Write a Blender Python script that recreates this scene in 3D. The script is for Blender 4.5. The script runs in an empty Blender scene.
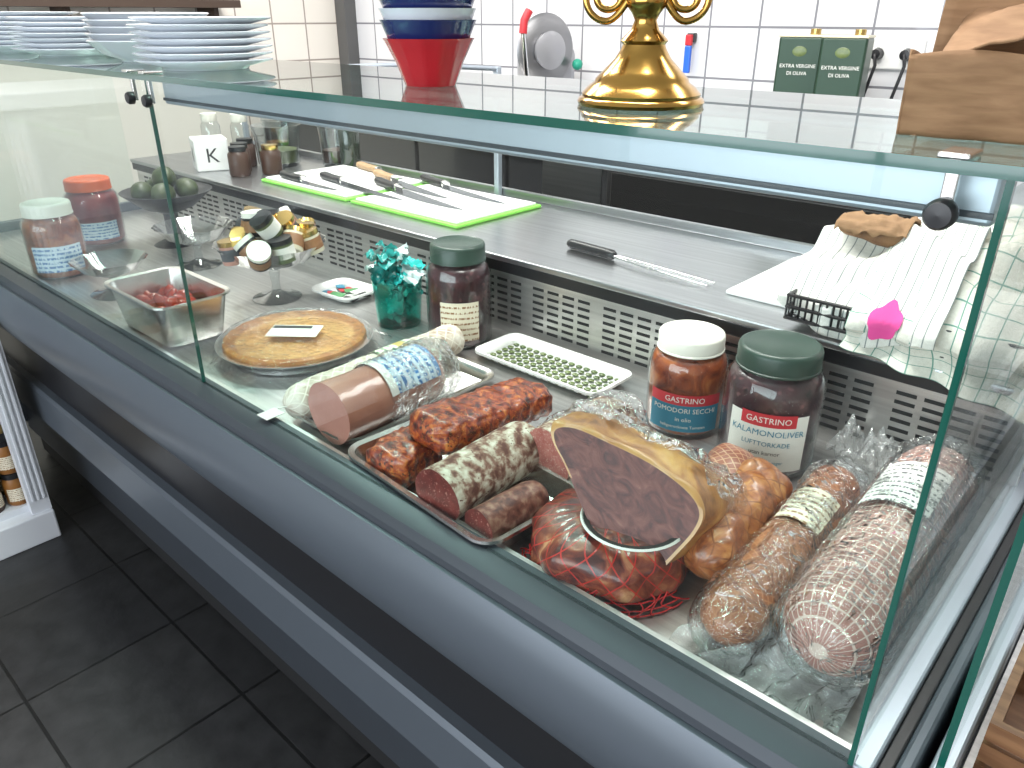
import bpy, bmesh, math, random
from mathutils import Vector, noise, Matrix
random.seed(7)
S=bpy.context.scene
COL=bpy.context.collection
rad=math.radians
# ------------------------------------------------------------ materials
def nm(name):
    m=bpy.data.materials.new(name); m.use_nodes=True
    nt=m.node_tree; b=nt.nodes['Principled BSDF']; return m,nt,b
def N(nt,t,**k):
    n=nt.nodes.new(t)
    for a,v in k.items(): setattr(n,a,v)
    return n
def c4(c): return (c[0],c[1],c[2],1)
def plain(name,col,rough=.5,metal=0,coat=0,sub=0,trans=0):
    m,nt,b=nm(name)
    b.inputs['Base Color'].default_value=c4(col); b.inputs['Roughness'].default_value=rough
    b.inputs['Metallic'].default_value=metal; b.inputs['Coat Weight'].default_value=coat
    tc=N(nt,'ShaderNodeTexCoord'); no=N(nt,'ShaderNodeTexNoise'); no.inputs['Scale'].default_value=40
    bp=N(nt,'ShaderNodeBump'); bp.inputs['Strength'].default_value=.04; bp.inputs['Distance'].default_value=.002
    nt.links.new(tc.outputs['Object'],no.inputs['Vector']); nt.links.new(no.outputs['Fac'],bp.inputs['Height'])
    nt.links.new(bp.outputs[0],b.inputs['Normal'])
    return m
def ramp(nt,stops):
    r=N(nt,'ShaderNodeValToRGB'); e=r.color_ramp.elements
    while len(e)<len(stops): e.new(.5)
    for i,(p,c) in enumerate(stops): e[i].position=p; e[i].color=c4(c)
    return r
def mott(name,stops,scale=20,detail=6,rough=.4,bump=.3,bdist=.002,coat=0,spots=None,dist=.3,metal=0,net=None,stretch=None):
    """noise mottled; spots=(color,scale,thresh) voronoi flecks; net=(color,nu,nv,width,diag) UV net"""
    m,nt,b=nm(name); L=nt.links.new
    tc=N(nt,'ShaderNodeTexCoord'); src=tc.outputs['Object']
    if stretch:
        mp=N(nt,'ShaderNodeMapping'); mp.inputs['Scale'].default_value=stretch; L(src,mp.inputs['Vector']); src=mp.outputs[0]
    no=N(nt,'ShaderNodeTexNoise'); no.inputs['Scale'].default_value=scale; no.inputs['Detail'].default_value=detail
    no.inputs['Distortion'].default_value=dist; L(src,no.inputs['Vector'])
    r=ramp(nt,stops); L(no.outputs['Fac'],r.inputs[0]); col=r.outputs[0]; h=no.outputs['Fac']
    def mixc(f,a,bc):
        mx=N(nt,'ShaderNodeMix',data_type='RGBA'); L(f,mx.inputs['Factor']); L(a,mx.inputs[6]); mx.inputs[7].default_value=c4(bc); return mx.outputs[2]
    if spots:
        sl=spots if isinstance(spots,list) else [spots]
        for sc,ss,th in sl:
            vo=N(nt,'ShaderNodeTexVoronoi'); vo.inputs['Scale'].default_value=ss
            n2=N(nt,'ShaderNodeTexNoise'); n2.inputs['Scale'].default_value=ss*.8
            ad=N(nt,'ShaderNodeMixRGB',blend_type='ADD'); ad.inputs[0].default_value=.02
            L(src,ad.inputs[1]); L(src,n2.inputs['Vector']); L(n2.outputs['Color'],ad.inputs[2]); L(ad.outputs[0],vo.inputs['Vector'])
            rr=ramp(nt,[(th-.04,(1,1,1)),(th+.04,(0,0,0))]); L(vo.outputs['Distance'],rr.inputs[0])
            gt=N(nt,'ShaderNodeMath',operation='GREATER_THAN'); gt.inputs[1].default_value=.45
            sp=N(nt,'ShaderNodeSeparateColor'); L(vo.outputs['Color'],sp.inputs[0]); L(sp.outputs[0],gt.inputs[0])
            mu=N(nt,'ShaderNodeMath',operation='MULTIPLY'); L(rr.outputs[0],mu.inputs[0]); L(gt.outputs[0],mu.inputs[1])
            col=mixc(mu.outputs[0],col,sc)
    if net:
        nc,nu,nv,w,diag=net
        uv=N(nt,'ShaderNodeSeparateXYZ'); L(tc.outputs['UV'],uv.inputs[0])
        def line(o):
            f=N(nt,'ShaderNodeMath',operation='PINGPONG'); f.inputs[1].default_value=.5; L(o,f.inputs[0])
            lt=N(nt,'ShaderNodeMath',operation='LESS_THAN'); lt.inputs[1].default_value=w; L(f.outputs[0],lt.inputs[0]); return lt.outputs[0]
        def sc(o,k):
            f=N(nt,'ShaderNodeMath',operation='MULTIPLY'); f.inputs[1].default_value=k; L(o,f.inputs[0]); return f.outputs[0]
        a=sc(uv.outputs[0],nu)
        if nv==0: mxo=line(a)
        else:
            c=sc(uv.outputs[1],nv)
            if diag:
                p=N(nt,'ShaderNodeMath',operation='ADD'); L(a,p.inputs[0]); L(c,p.inputs[1])
                q=N(nt,'ShaderNodeMath',operation='SUBTRACT'); L(a,q.inputs[0]); L(c,q.inputs[1]); a,c=p.outputs[0],q.outputs[0]
            mx=N(nt,'ShaderNodeMath',operation='MAXIMUM'); L(line(a),mx.inputs[0]); L(line(c),mx.inputs[1]); mxo=mx.outputs[0]
        col=mixc(mxo,col,nc)
        ad2=N(nt,'ShaderNodeMath',operation='ADD'); L(h,ad2.inputs[0]); L(mxo,ad2.inputs[1]); h=ad2.outputs[0]
    L(col,b.inputs['Base Color']); b.inputs['Roughness'].default_value=rough; b.inputs['Coat Weight'].default_value=coat
    b.inputs['Metallic'].default_value=metal
    if bump:
        bp=N(nt,'ShaderNodeBump'); bp.inputs['Strength'].default_value=bump; bp.inputs['Distance'].default_value=bdist
        L(h,bp.inputs['Height']); L(bp.outputs[0],b.inputs['Normal'])
    return m
def glass(name,tint=(.96,.99,.98),rough=0,boost=1.0,bump=0,veil=0,bs=30):
    """thin clear sheet: Schlick reflectance, two-sided"""
    m=bpy.data.materials.new(name); m.use_nodes=True; nt=m.node_tree; nt.nodes.clear(); L=nt.links.new
    o=N(nt,'ShaderNodeOutputMaterial'); lw=N(nt,'ShaderNodeLayerWeight'); lw.inputs[0].default_value=.5
    pw=N(nt,'ShaderNodeMath',operation='POWER'); pw.inputs[1].default_value=5; L(lw.outputs['Facing'],pw.inputs[0])
    tr=N(nt,'ShaderNodeBsdfTransparent'); tr.inputs[0].default_value=c4(tint)
    gl=N(nt,'ShaderNodeBsdfAnisotropic'); gl.inputs['Roughness'].default_value=rough
    mu=N(nt,'ShaderNodeMath',operation='MULTIPLY_ADD'); mu.inputs[1].default_value=.9*boost; mu.inputs[2].default_value=.035*boost; mu.use_clamp=True
    L(pw.outputs[0],mu.inputs[0]); mx=N(nt,'ShaderNodeMixShader'); L(mu.outputs[0],mx.inputs[0]); 
    base=tr.outputs[0]
    if veil:
        df=N(nt,'ShaderNodeBsdfDiffuse'); df.inputs[0].default_value=(.85,.86,.86,1)
        m2=N(nt,'ShaderNodeMixShader'); m2.inputs[0].default_value=veil; L(base,m2.inputs[1]); L(df.outputs[0],m2.inputs[2]); base=m2.outputs[0]
    L(base,mx.inputs[1]); L(gl.outputs[0],mx.inputs[2]); L(mx.outputs[0],o.inputs[0])
    if bump:
        tc=N(nt,'ShaderNodeTexCoord'); no=N(nt,'ShaderNodeTexNoise'); no.inputs['Scale'].default_value=bs; no.inputs['Detail'].default_value=3; no.inputs['Distortion'].default_value=1.2
        bp=N(nt,'ShaderNodeBump'); bp.inputs['Strength'].default_value=bump; bp.inputs['Distance'].default_value=.02
        L(tc.outputs['Object'],no.inputs['Vector']); L(no.outputs['Fac'],bp.inputs['Height']); L(bp.outputs[0],lw.inputs['Normal']); L(bp.outputs[0],gl.inputs['Normal'])
    return m
def brick(name,c1,c2,mortar,w,h,ms,off=(0,0,0),plane='XY',rough=.3,bump=.4,coat=0,nvar=None):
    m,nt,b=nm(name); L=nt.links.new
    tc=N(nt,'ShaderNodeTexCoord'); sp=N(nt,'ShaderNodeSeparateXYZ'); cb=N(nt,'ShaderNodeCombineXYZ'); L(tc.outputs['Object'],sp.inputs[0])
    ix={'X':0,'Y':1,'Z':2}
    L(sp.outputs[ix[plane[0]]],cb.inputs[0]); L(sp.outputs[ix[plane[1]]],cb.inputs[1])
    mp=N(nt,'ShaderNodeMapping'); mp.inputs['Location'].default_value=off; L(cb.outputs[0],mp.inputs[0])
    br=N(nt,'ShaderNodeTexBrick'); br.offset=0; br.squash=1
    br.inputs['Scale'].default_value=1; br.inputs['Brick Width'].default_value=w; br.inputs['Row Height'].default_value=h
    br.inputs['Mortar Size'].default_value=ms; br.inputs['Mortar Smooth'].default_value=.1
    br.inputs['Color1'].default_value=c4(c1); br.inputs['Color2'].default_value=c4(c2); br.inputs['Mortar'].default_value=c4(mortar)
    L(mp.outputs[0],br.inputs['Vector']); col=br.outputs['Color']
    bp=N(nt,'ShaderNodeBump'); bp.invert=True; bp.inputs['Strength'].default_value=bump; bp.inputs['Distance'].default_value=.002
    L(br.outputs['Fac'],bp.inputs['Height'])
    if nvar:
        no=N(nt,'ShaderNodeTexNoise'); no.inputs['Scale'].default_value=nvar; no.inputs['Detail'].default_value=8; L(tc.outputs['Object'],no.inputs['Vector'])
        r=ramp(nt,[(.3,(.7,.7,.7)),(.7,(1.25,1.25,1.25))]); L(no.outputs['Fac'],r.inputs[0])
        mx=N(nt,'ShaderNodeMixRGB',blend_type='MULTIPLY'); mx.inputs[0].default_value=1; L(col,mx.inputs[1]); L(r.outputs[0],mx.inputs[2]); col=mx.outputs[0]
        b2=N(nt,'ShaderNodeBump'); b2.inputs['Strength'].default_value=.45; b2.inputs['Distance'].default_value=.004; L(no.outputs['Fac'],b2.inputs['Height']); L(bp.outputs[0],b2.inputs['Normal']); bp=b2
    L(col,b.inputs['Base Color']); L(bp.outputs[0],b.inputs['Normal']); b.inputs['Roughness'].default_value=rough; b.inputs['Coat Weight'].default_value=coat
    return m
# ------------------------------------------------------------ mesh helpers
def grp(name,loc=(0,0,0),rot=(0,0,0),parent=None):
    e=bpy.data.objects.new(name,None); e.empty_display_size=.05; e.location=loc; e.rotation_euler=rot; COL.objects.link(e)
    if parent: e.parent=parent
    return e
def mk(name,V,Fc,mats,parent=None,loc=(0,0,0),rot=(0,0,0),smooth=True,mi=None,uv=None,sharp=None):
    me=bpy.data.meshes.new(name); me.from_pydata([tuple(v) for v in V],[],Fc)
    if not isinstance(mats,(list,tuple)): mats=[mats]
    for m in mats: me.materials.append(m)
    for i,p in enumerate(me.polygons):
        p.use_smooth=smooth
        if mi: p.material_index=mi[i]
    if uv:
        l=me.uv_layers.new(name='UVMap')
        for p in me.polygons:
            for li,vi in zip(p.loop_indices,p.vertices): l.data[li].uv=uv[vi]
    o=bpy.data.objects.new(name,me); o.location=loc; o.rotation_euler=rot; COL.objects.link(o)
    if parent: o.parent=parent
    return o
def box(name,x0,x1,y0,y1,z0,z1,mat,parent=None,bev=0,loc=(0,0,0),rot=(0,0,0),seg=2):
    bm=bmesh.new(); bmesh.ops.create_cube(bm,size=1)
    for v in bm.verts: v.co=Vector(((x0+x1)/2+v.co.x*(x1-x0),(y0+y1)/2+v.co.y*(y1-y0),(z0+z1)/2+v.co.z*(z1-z0)))
    if bev: bmesh.ops.bevel(bm,geom=bm.edges[:],offset=bev,segments=seg,affect='EDGES',profile=.5)
    me=bpy.data.meshes.new(name); bm.to_mesh(me); bm.free(); me.materials.append(mat)
    o=bpy.data.objects.new(name,me); o.location=loc; o.rotation_euler=rot; COL.objects.link(o)
    if parent: o.parent=parent
    return o
def lathe(name,prof,mats,parent=None,loc=(0,0,0),rot=(0,0,0),seg=48,mi=None,wave=None,smooth=True):
    V=[];Fc=[];M=[]
    for i,(r,z) in enumerate(prof):
        for k in range(seg):
            a=2*math.pi*k/seg; rr=max(r,1e-5)
            if wave: rr*=1+wave[0]*(i/len(prof))*math.cos(wave[1]*a)
            V.append((rr*math.cos(a),rr*math.sin(a),z))
    for i in range(len(prof)-1):
        for k in range(seg):
            k2=(k+1)%seg; Fc.append((i*seg+k,i*seg+k2,(i+1)*seg+k2,(i+1)*seg+k)); M.append(mi[i] if mi else 0)
    o=mk(name,V,Fc,mats,parent,loc,rot,smooth,M)
    es=o.modifiers.new('es','EDGE_SPLIT'); es.split_angle=rad(50)
    return o
def log(name,L,r,mats,parent=None,loc=(0,0,0),rot=(0,0,0),ex=2.0,sx=1,sy=1,e0=1,e1=1,cut0=False,cut1=False,nz=0,ns=20,bend=0,seg=48,rings=40,taper=0):
    V=[];Fc=[];M=[];UV=[]
    sd=random.random()*50
    def ring(z,f):
        for k in range(seg+1):
            a=2*math.pi*k/seg; ca,sa=math.cos(a),math.sin(a)
            rx=abs(ca)**(2/ex)*(1 if ca>=0 else -1); ry=abs(sa)**(2/ex)*(1 if sa>=0 else -1)
            tz=z/L; ff=f*(1+taper*(tz-.5))
            x=rx*r*sx*ff; y=ry*r*sy*ff
            ak=a%(2*math.pi)
            n=noise.noise(Vector((math.cos(ak)*r*ns+sd,math.sin(ak)*r*ns,z*ns)))+.5*noise.noise(Vector((math.cos(ak)*r*ns*2.3+sd,math.sin(ak)*r*ns*2.3,z*ns*2.3)))
            x+=rx*nz*n*min(1,f*1.5); y+=ry*nz*n*min(1,f*1.5)
            x+=bend*math.sin(math.pi*tz)
            V.append((x,y,z)); UV.append((k/seg,z/(2*math.pi*r)))
    E0=e0*r;E1=e1*r
    for i in range(rings+1):
        z=L*(.5-.5*math.cos(math.pi*i/rings)); f=1
        if not cut0 and z<E0: f=math.sqrt(max(0,1-((E0-z)/E0)**2))
        if not cut1 and z>L-E1: f=min(f,math.sqrt(max(0,1-((z-L+E1)/E1)**2)))
        ring(z,max(f,.001))
    w=seg+1
    for i in range(rings):
        for k in range(seg): Fc.append((i*w+k,i*w+k+1,(i+1)*w+k+1,(i+1)*w+k)); M.append(0)
    for cut,i0 in ((cut0,0),(cut1,rings)):
        if cut:
            b=len(V); c=Vector((0,0,0))
            for k in range(seg): v=V[i0*w+k]; V.append(v); UV.append((0,0)); c+=Vector(v)
            c/=seg
            V.append(tuple(c)); UV.append((0,0))
            for k in range(seg):
                k2=(k+1)%seg; f=(b+k,b+seg,b+k2) if i0==0 else (b+k,b+k2,b+seg)
                Fc.append(f); M.append(1)
    return mk(name,V,Fc,mats,parent,loc,rot,True,M,UV)
def sheet(name,nx,ny,fn,mat,parent=None,loc=(0,0,0),rot=(0,0,0),thick=0):
    V=[];Fc=[];UV=[]
    for j in range(ny+1):
        for i in range(nx+1):
            V.append(fn(i/nx,j/ny)); UV.append((i/nx,j/ny))
    for j in range(ny):
        for i in range(nx):
            a=j*(nx+1)+i; Fc.append((a,a+1,a+nx+2,a+nx+1))
    o=mk(name,V,Fc,mat,parent,loc,rot,True,None,UV)
    if thick:
        s=o.modifiers.new('s','SOLIDIFY'); s.thickness=thick
    return o
def tube(name,pts,r,mat,parent=None,cyc=False,loc=(0,0,0),rot=(0,0,0),spline='POLY'):
    c=bpy.data.curves.new(name,'CURVE'); c.dimensions='3D'; c.bevel_depth=r; c.bevel_resolution=3; c.use_fill_caps=True
    s=c.splines.new('POLY'); s.points.add(len(pts)-1)
    for i,p in enumerate(pts): s.points[i].co=(p[0],p[1],p[2],1)
    s.use_cyclic_u=cyc; c.materials.append(mat)
    o=bpy.data.objects.new(name,c); o.location=loc; o.rotation_euler=rot; COL.objects.link(o)
    if parent: o.parent=parent
    return o
def cylpatch(name,r,a0,a1,z0,z1,mat,parent,sx=1,sy=1,loc=(0,0,0),rot=(0,0,0)):
    def fn(u,v):
        a=a0+(a1-a0)*u; return (r*sx*math.cos(a),r*sy*math.sin(a),z0+(z1-z0)*v)
    return sheet(name,24,4,fn,mat,parent,loc,rot)
def textmesh(s,size):
    c=bpy.data.curves.new('t','FONT'); c.body=s; c.size=size; c.align_x='CENTER'; c.align_y='CENTER'; c.resolution_u=2
    o=bpy.data.objects.new('t',c); COL.objects.link(o); dg=bpy.context.evaluated_depsgraph_get(); dg.update()
    me=o.evaluated_get(dg).to_mesh(); V=[v.co.copy() for v in me.vertices]; Fc=[tuple(p.vertices) for p in me.polygons]
    o.evaluated_get(dg).to_mesh_clear(); bpy.data.objects.remove(o); bpy.data.curves.remove(c); return V,Fc
def cyltext(name,s,size,r,a,z,mat,parent,wx=1):
    V,Fc=textmesh(s,size)
    W=[(r*math.cos(a+v.x*wx/r),r*math.sin(a+v.x*wx/r),z+v.y) for v in V]
    return mk(name,W,Fc,mat,parent,smooth=False)
def flattext(name,s,size,mat,parent,loc,rot):
    V,Fc=textmesh(s,size); return mk(name,V,Fc,mat,parent,loc,rot,smooth=False)
def pan(name,w,d,h,mat,parent=None,loc=(0,0,0),rot=(0,0,0),rim=.008,cr=.025,taper=.008,t=.0015):
    def loop(w,d,z,c,n=6):
        P=[]
        for cx,cy,a0 in ((w/2-c,d/2-c,0),(-w/2+c,d/2-c,90),(-w/2+c,-d/2+c,180),(w/2-c,-d/2+c,270)):
            for i in range(n+1):
                a=rad(a0+90*i/n); P.append((cx+c*math.cos(a),cy+c*math.sin(a),z))
        return P
    loops=[loop(w-2*taper-.02,d-2*taper-.02,0,cr*.7),loop(w-2*taper-.004,d-2*taper-.004,.004,cr*.9),loop(w-2*taper,d-2*taper,.012,cr),loop(w,d,h-.002,cr),
           loop(w+2*rim,d+2*rim,h,cr+rim),loop(w+2*rim,d+2*rim,h-.003,cr+rim)]
    n=len(loops[0]); V=[p for l in loops for p in l]; Fc=[]
    for i in range(len(loops)-1):
        for k in range(n): k2=(k+1)%n; Fc.append((i*n+k,i*n+k2,(i+1)*n+k2,(i+1)*n+k))
    Fc.append(tuple(range(n))[::-1])
    o=mk(name,V,Fc,mat,parent,loc,rot); s=o.modifiers.new('s','SOLIDIFY'); s.thickness=t
    es=o.modifiers.new('es','EDGE_SPLIT'); es.split_angle=rad(40); return o
def blob(name,r,mat,parent=None,loc=(0,0,0),rot=(0,0,0),sc=(1,1,1),nz=.0,ns=30,sub=3):
    bm=bmesh.new(); bmesh.ops.create_icosphere(bm,subdivisions=sub,radius=r)
    s=random.random()*90
    for v in bm.verts:
        n=noise.noise(v.co*ns+Vector((s,0,0))); v.co+=v.co.normalized()*nz*n
        v.co=Vector((v.co.x*sc[0],v.co.y*sc[1],v.co.z*sc[2]))
    me=bpy.data.meshes.new(name); bm.to_mesh(me); bm.free(); me.materials.append(mat)
    for p in me.polygons: p.use_smooth=True
    o=bpy.data.objects.new(name,me); o.location=loc; o.rotation_euler=rot; COL.objects.link(o)
    if parent: o.parent=parent
    return o
# ------------------------------------------------------------ material library
steel=mott('steel',[(.3,(.50,.49,.485)),(.7,(.68,.67,.655))],scale=8,rough=.33,metal=.9,bump=.05,stretch=(.3,14,14))
steel_dk=mott('steel_ledge',[(.3,(.38,.385,.40)),(.7,(.50,.505,.52))],scale=8,rough=.3,metal=1,bump=.05,stretch=(.3,14,14))
pansteel=plain('pan_steel',(.66,.65,.63),.27,1)
alu=plain('brushed_aluminium',(.44,.49,.55),.40,.75)
panelm=plain('panel_bluegrey',(.098,.115,.137),.36,.3)
frame_dk=plain('frame_dark_grey',(.05,.058,.07),.4,.3)
black=plain('black_plastic',(.012,.012,.014),.35)
blackm=plain('black_matt',(.008,.008,.009),.7)
chrome=plain('chrome',(.8,.8,.8),.08,1)
gl=glass('pane_glass',boost=.8); gltop=glass('top_glass',(.72,.88,.84),boost=1.2)
gledge=plain('glass_edge_green',(.008,.085,.062),.12,coat=.6)
thin=glass('clear_glassware',(.92,.94,.94),boost=2.4)
jarglass=glass('jar_glass',(.97,.98,.97),boost=1.3)
plastic=glass('clear_plastic_film',(.98,.98,.98),rough=.05,boost=2.6,bump=1.0,veil=.012,bs=45)
cling=glass('cling_film',(.98,.98,.98),rough=.05,boost=1.2,bump=.5,bs=60)
white=plain('white_plastic',(.76,.76,.74),.35)
paper=plain('label_paper',(.76,.75,.70),.6)
porc=plain('porcelain_white',(.60,.64,.69),.15,coat=.5)
brass=plain('brass',(.46,.27,.07),.18,1)
red=plain('red_glaze',(.40,.012,.02),.25,coat=.4); navy=plain('navy_glaze',(.012,.02,.10),.2,coat=.5)
kraft=mott('kraft_paper',[(.3,(.20,.105,.048)),(.7,(.29,.165,.082))],scale=30,rough=.8,bump=.3,stretch=(1,1,6))
wood=mott('oiled_wood',[(.3,(.14,.06,.025)),(.7,(.26,.13,.06))],scale=12,rough=.5,stretch=(1,8,8))
ink=plain('ink_black',(.02,.02,.02),.6); inkred=plain('label_red',(.50,.02,.03),.5); inkteal=plain('label_teal',(.015,.19,.30),.5); inkgreen=plain('label_green',(.05,.22,.07),.5)
def labelmat(name,bg=(.76,.75,.71),fg=(.08,.08,.09),rows=9,w=.35):
    m,nt,b=nm(name); L=nt.links.new
    tc=N(nt,'ShaderNodeTexCoord'); no=N(nt,'ShaderNodeTexNoise'); no.inputs['Scale'].default_value=1; no.inputs['Detail'].default_value=1
    mp=N(nt,'ShaderNodeMapping'); mp.inputs['Scale'].default_value=(28,rows*1.0,1); L(tc.outputs['UV'],mp.inputs[0]); L(mp.outputs[0],no.inputs[0])
    sp=N(nt,'ShaderNodeSeparateXYZ'); L(tc.outputs['UV'],sp.inputs[0])
    a=N(nt,'ShaderNodeMath',operation='MULTIPLY'); a.inputs[1].default_value=rows; L(sp.outputs[1],a.inputs[0])
    f=N(nt,'ShaderNodeMath',operation='FRACT'); L(a.outputs[0],f.inputs[0])
    lt=N(nt,'ShaderNodeMath',operation='LESS_THAN'); lt.inputs[1].default_value=w; L(f.outputs[0],lt.inputs[0])
    g=N(nt,'ShaderNodeMath',operation='GREATER_THAN'); g.inputs[1].default_value=.47; L(no.outputs['Fac'],g.inputs[0])
    mu=N(nt,'ShaderNodeMath',operation='MULTIPLY'); L(lt.outputs[0],mu.inputs[0]); L(g.outputs[0],mu.inputs[1])
    mx=N(nt,'ShaderNodeMix',data_type='RGBA'); L(mu.outputs[0],mx.inputs['Factor']); mx.inputs[6].default_value=c4(bg); mx.inputs[7].default_value=c4(fg)
    L(mx.outputs[2],b.inputs['Base Color']); b.inputs['Roughness'].default_value=.45; return m
lab=labelmat('printed_label'); labc=labelmat('printed_label_cream',(.72,.66,.52),(.25,.12,.05),7)
labb=labelmat('blue_printed_label',(.55,.66,.74),(.03,.15,.38),6,.5)
# ------------------------------------------------------------ room
tilew=brick('wall_tile_white',(.60,.60,.62),(.66,.66,.67),(.20,.20,.22),.185,.165,.004,plane='XZ',rough=.18,coat=.3)
tilel=brick('wall_tile_cream',(.66,.62,.56),(.70,.66,.60),(.30,.26,.23),.185,.165,.004,plane='YZ',rough=.25,coat=.2)
floorm=brick('floor_slate',(.021,.021,.022),(.034,.034,.034),(.006,.006,.006),.331,.331,.004,off=(2.27,.02,0),plane='XY',rough=.40,nvar=18)
ceilm=plain('ceiling_white',(.75,.75,.73),.8); woodsh=plain('dark_shelf',(.05,.03,.02),.5)
wallp=plain('wall_paint',(.55,.53,.50),.8); creamp=plain('cream_panel',(.68,.65,.58),.5)
box('floor',-3.6,2.2,-3.2,2.15,-.05,0,floorm)
box('wall_back',-3.6,2.2,2.1,2.2,0,2.7,tilew)
box('wall_left',-3.65,-3.55,-3.2,2.1,0,2.7,tilel)
box('trim_wall_panel_left',-3.549,-3.53,-3.1,1.45,0.001,1.27,creamp)
box('wall_right',2.2,2.3,-3.2,2.2,0,2.7,wallp)
wf=grp('wall_front'); box('below',-3.65,2.3,-3.3,-3.2,0,.6,wallp,wf); box('above',-3.65,2.3,-3.3,-3.2,2.4,2.7,wallp,wf); box('side_a',-3.65,-2.6,-3.3,-3.2,.6,2.4,wallp,wf); box('side_b',1.6,2.3,-3.3,-3.2,.6,2.4,wallp,wf)
wn=grp('window_1'); 
for xx in (-2.6,-1.2,.2,1.57): box('mullion_%d'%int(xx*10+30),xx,xx+.03,-3.27,-3.22,.6,2.4,blackm,wn)
box('sill',-2.6,1.6,-3.3,-3.15,.58,.60,creamp,wn)
box('ceiling',-3.65,2.3,-3.3,2.2,2.7,2.75,ceilm)
box('trim_corner_post',-3.545,-3.47,2.03,2.098,0,2.69,plain('post_grey',(.12,.12,.12),.4,.5))
sh=grp('wall_shelf',(-3.45,.9,1.40)); box('board',-.1,.1,-.9,.5,-.015,.015,woodsh,sh)
for i in range(3): box('bracket_%d'%i,-.1,.05,-.8+i*.6,-.78+i*.6,-.08,-.015,woodsh,sh)
# ------------------------------------------------------------ deli counter
X0,X1=-2.75,-.09
DZ=.75; LZ=.92; GY=.58; TZ=1.279
dc=grp('deli_display_counter')
box('deck',X0,X1,.012,GY+.02,DZ-.02,DZ,steel,dc)
def extr(name,prof,x0,x1,mat,parent,closed=True):
    V=[];Fc=[];n=len(prof)
    for x in (x0,x1):
        for y,z in prof: V.append((x,y,z))
    for i in range(n if closed else n-1):
        j=(i+1)%n; Fc.append((i,j,n+j,n+i))
    if closed: Fc+= [tuple(range(n))[::-1],tuple(range(n,2*n))]
    o=mk(name,V,Fc,mat,parent); es=o.modifiers.new('es','EDGE_SPLIT'); es.split_angle=rad(25); return o
extr('front_frame',[(.012,DZ),(.012,.779),(-.012,.779),(-.030,.773),(-.038,.764),(-.040,.756),(.012,.756)],X0,X1,frame_dk,dc)
pr=[(.01,.755),(-.046,.755)]+[(-.048-.018*math.sin(math.pi*t/8),.755-.135*t/8) for t in range(1,9)]+[(-.04,.612),(.01,.612)]
extr('front_panel',pr,X0,X1,panelm,dc)
box('recess_band',X0,X1,.0,.05,.45,.615,black,dc)
extr('lower_strip',[(.03,.45),(-.018,.45),(-.024,.44),(-.024,.345),(-.018,.335),(.03,.335)],X0,X1,panelm,dc)
box('kick_plate',X0+.02,X1-.02,.07,.09,.012,.335,blackm,dc)
box('body_shell',X0,X1,.05,1.0,.10,.73,frame_dk,dc)
for i in range(4):
    lathe('foot_%d'%i,[(0,0),(.03,0),(.03,.012),(.015,.02),(.015,.11),(0,.11)],black,dc,(X0+.15+i*.78,.3,0),seg=20)
box('inner_steel_lip',X0,X1,.012,.022,DZ,.775,steel,dc)
box('rear_riser',X0,X1,GY,GY+.012,DZ,.885,steel,dc)
V=[];Fc=[]
def addbox(V,Fc,x0,x1,y0,y1,z0,z1):
    b=len(V); V+=[(x0,y0,z0),(x1,y0,z0),(x1,y1,z0),(x0,y1,z0),(x0,y0,z1),(x1,y0,z1),(x1,y1,z1),(x0,y1,z1)]
    Fc+=[tuple(b+i for i in f) for f in ((0,3,2,1),(4,5,6,7),(0,1,5,4),(1,2,6,5),(2,3,7,6),(3,0,4,7))]
x=X0+.05;c=0
while x<X1-.05:
    for r in range(7):
        z=.775+r*.0145; addbox(V,Fc,x,x+.028,GY-.0006,GY+.001,z,z+.0058)
    x+=.038; c+=1
    if c%4==0: x+=.022
mk('grille_slots',V,Fc,blackm,dc,smooth=False)
box('ledge_black_band',X0,X1,GY-.012,GY+.02,.885,.908,black,dc,.002)
box('ledge_worktop',X0,X1,GY-.016,1.0,.908,LZ,steel_dk,dc,.003)
box('ledge_back_trim',X0,X1,.985,1.0,LZ,.94,steel_dk,dc,.002)
def pane(name,x0,x1,z0,z1,y0,y1):
    box(name,x0,x1,y0,y1,z0,z1,gl,dc)
JX=-1.214
pane('front_glass_left',X0,JX-.001,.779,TZ-.008,-.003,.003)
pane('front_glass_right',JX+.001,X1-.001,.779,TZ-.008,-.003,.003)
box('glass_joint_edge',JX-.001,JX+.001,-.003,.003,.779,TZ-.008,gledge,dc)
box('front_glass_edge_right',X1-.001,X1,-.003,.003,.779,TZ-.008,gledge,dc)
box('front_glass_edge_front',X1-.0045,X1-.001,-.0035,-.003,.779,TZ-.008,gledge,dc)
box('end_glass_right',X1-.006,X1,.0035,.56,.779,TZ-.02,gl,dc)
box('end_glass_left',X0,X0+.006,.006,.56,.779,TZ-.02,gl,dc)
box('top_glass',X0,X1+.01,-.012,.335,TZ-.008,TZ,gltop,dc)
box('top_glass_front_edge',X0,X1+.01,-.0145,-.012,TZ-.008,TZ,gledge,dc)
box('top_glass_side_edge',X1+.01,X1+.0125,-.0145,.335,TZ-.008,TZ,gledge,dc)
box('top_glass_back_edge',X0,X1+.01,.335,.3375,TZ-.008,TZ,gledge,dc)
box('top_profile',JX+.03,X1-.008,.008,.028,1.238,TZ-.0085,alu,dc,.003)
box('top_profile_groove',JX+.03,X1-.008,.0065,.008,1.243,1.247,frame_dk,dc)
box('top_rear_profile',X0,X1-.01,.31,.33,1.25,TZ-.0085,alu,dc,.003)
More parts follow.
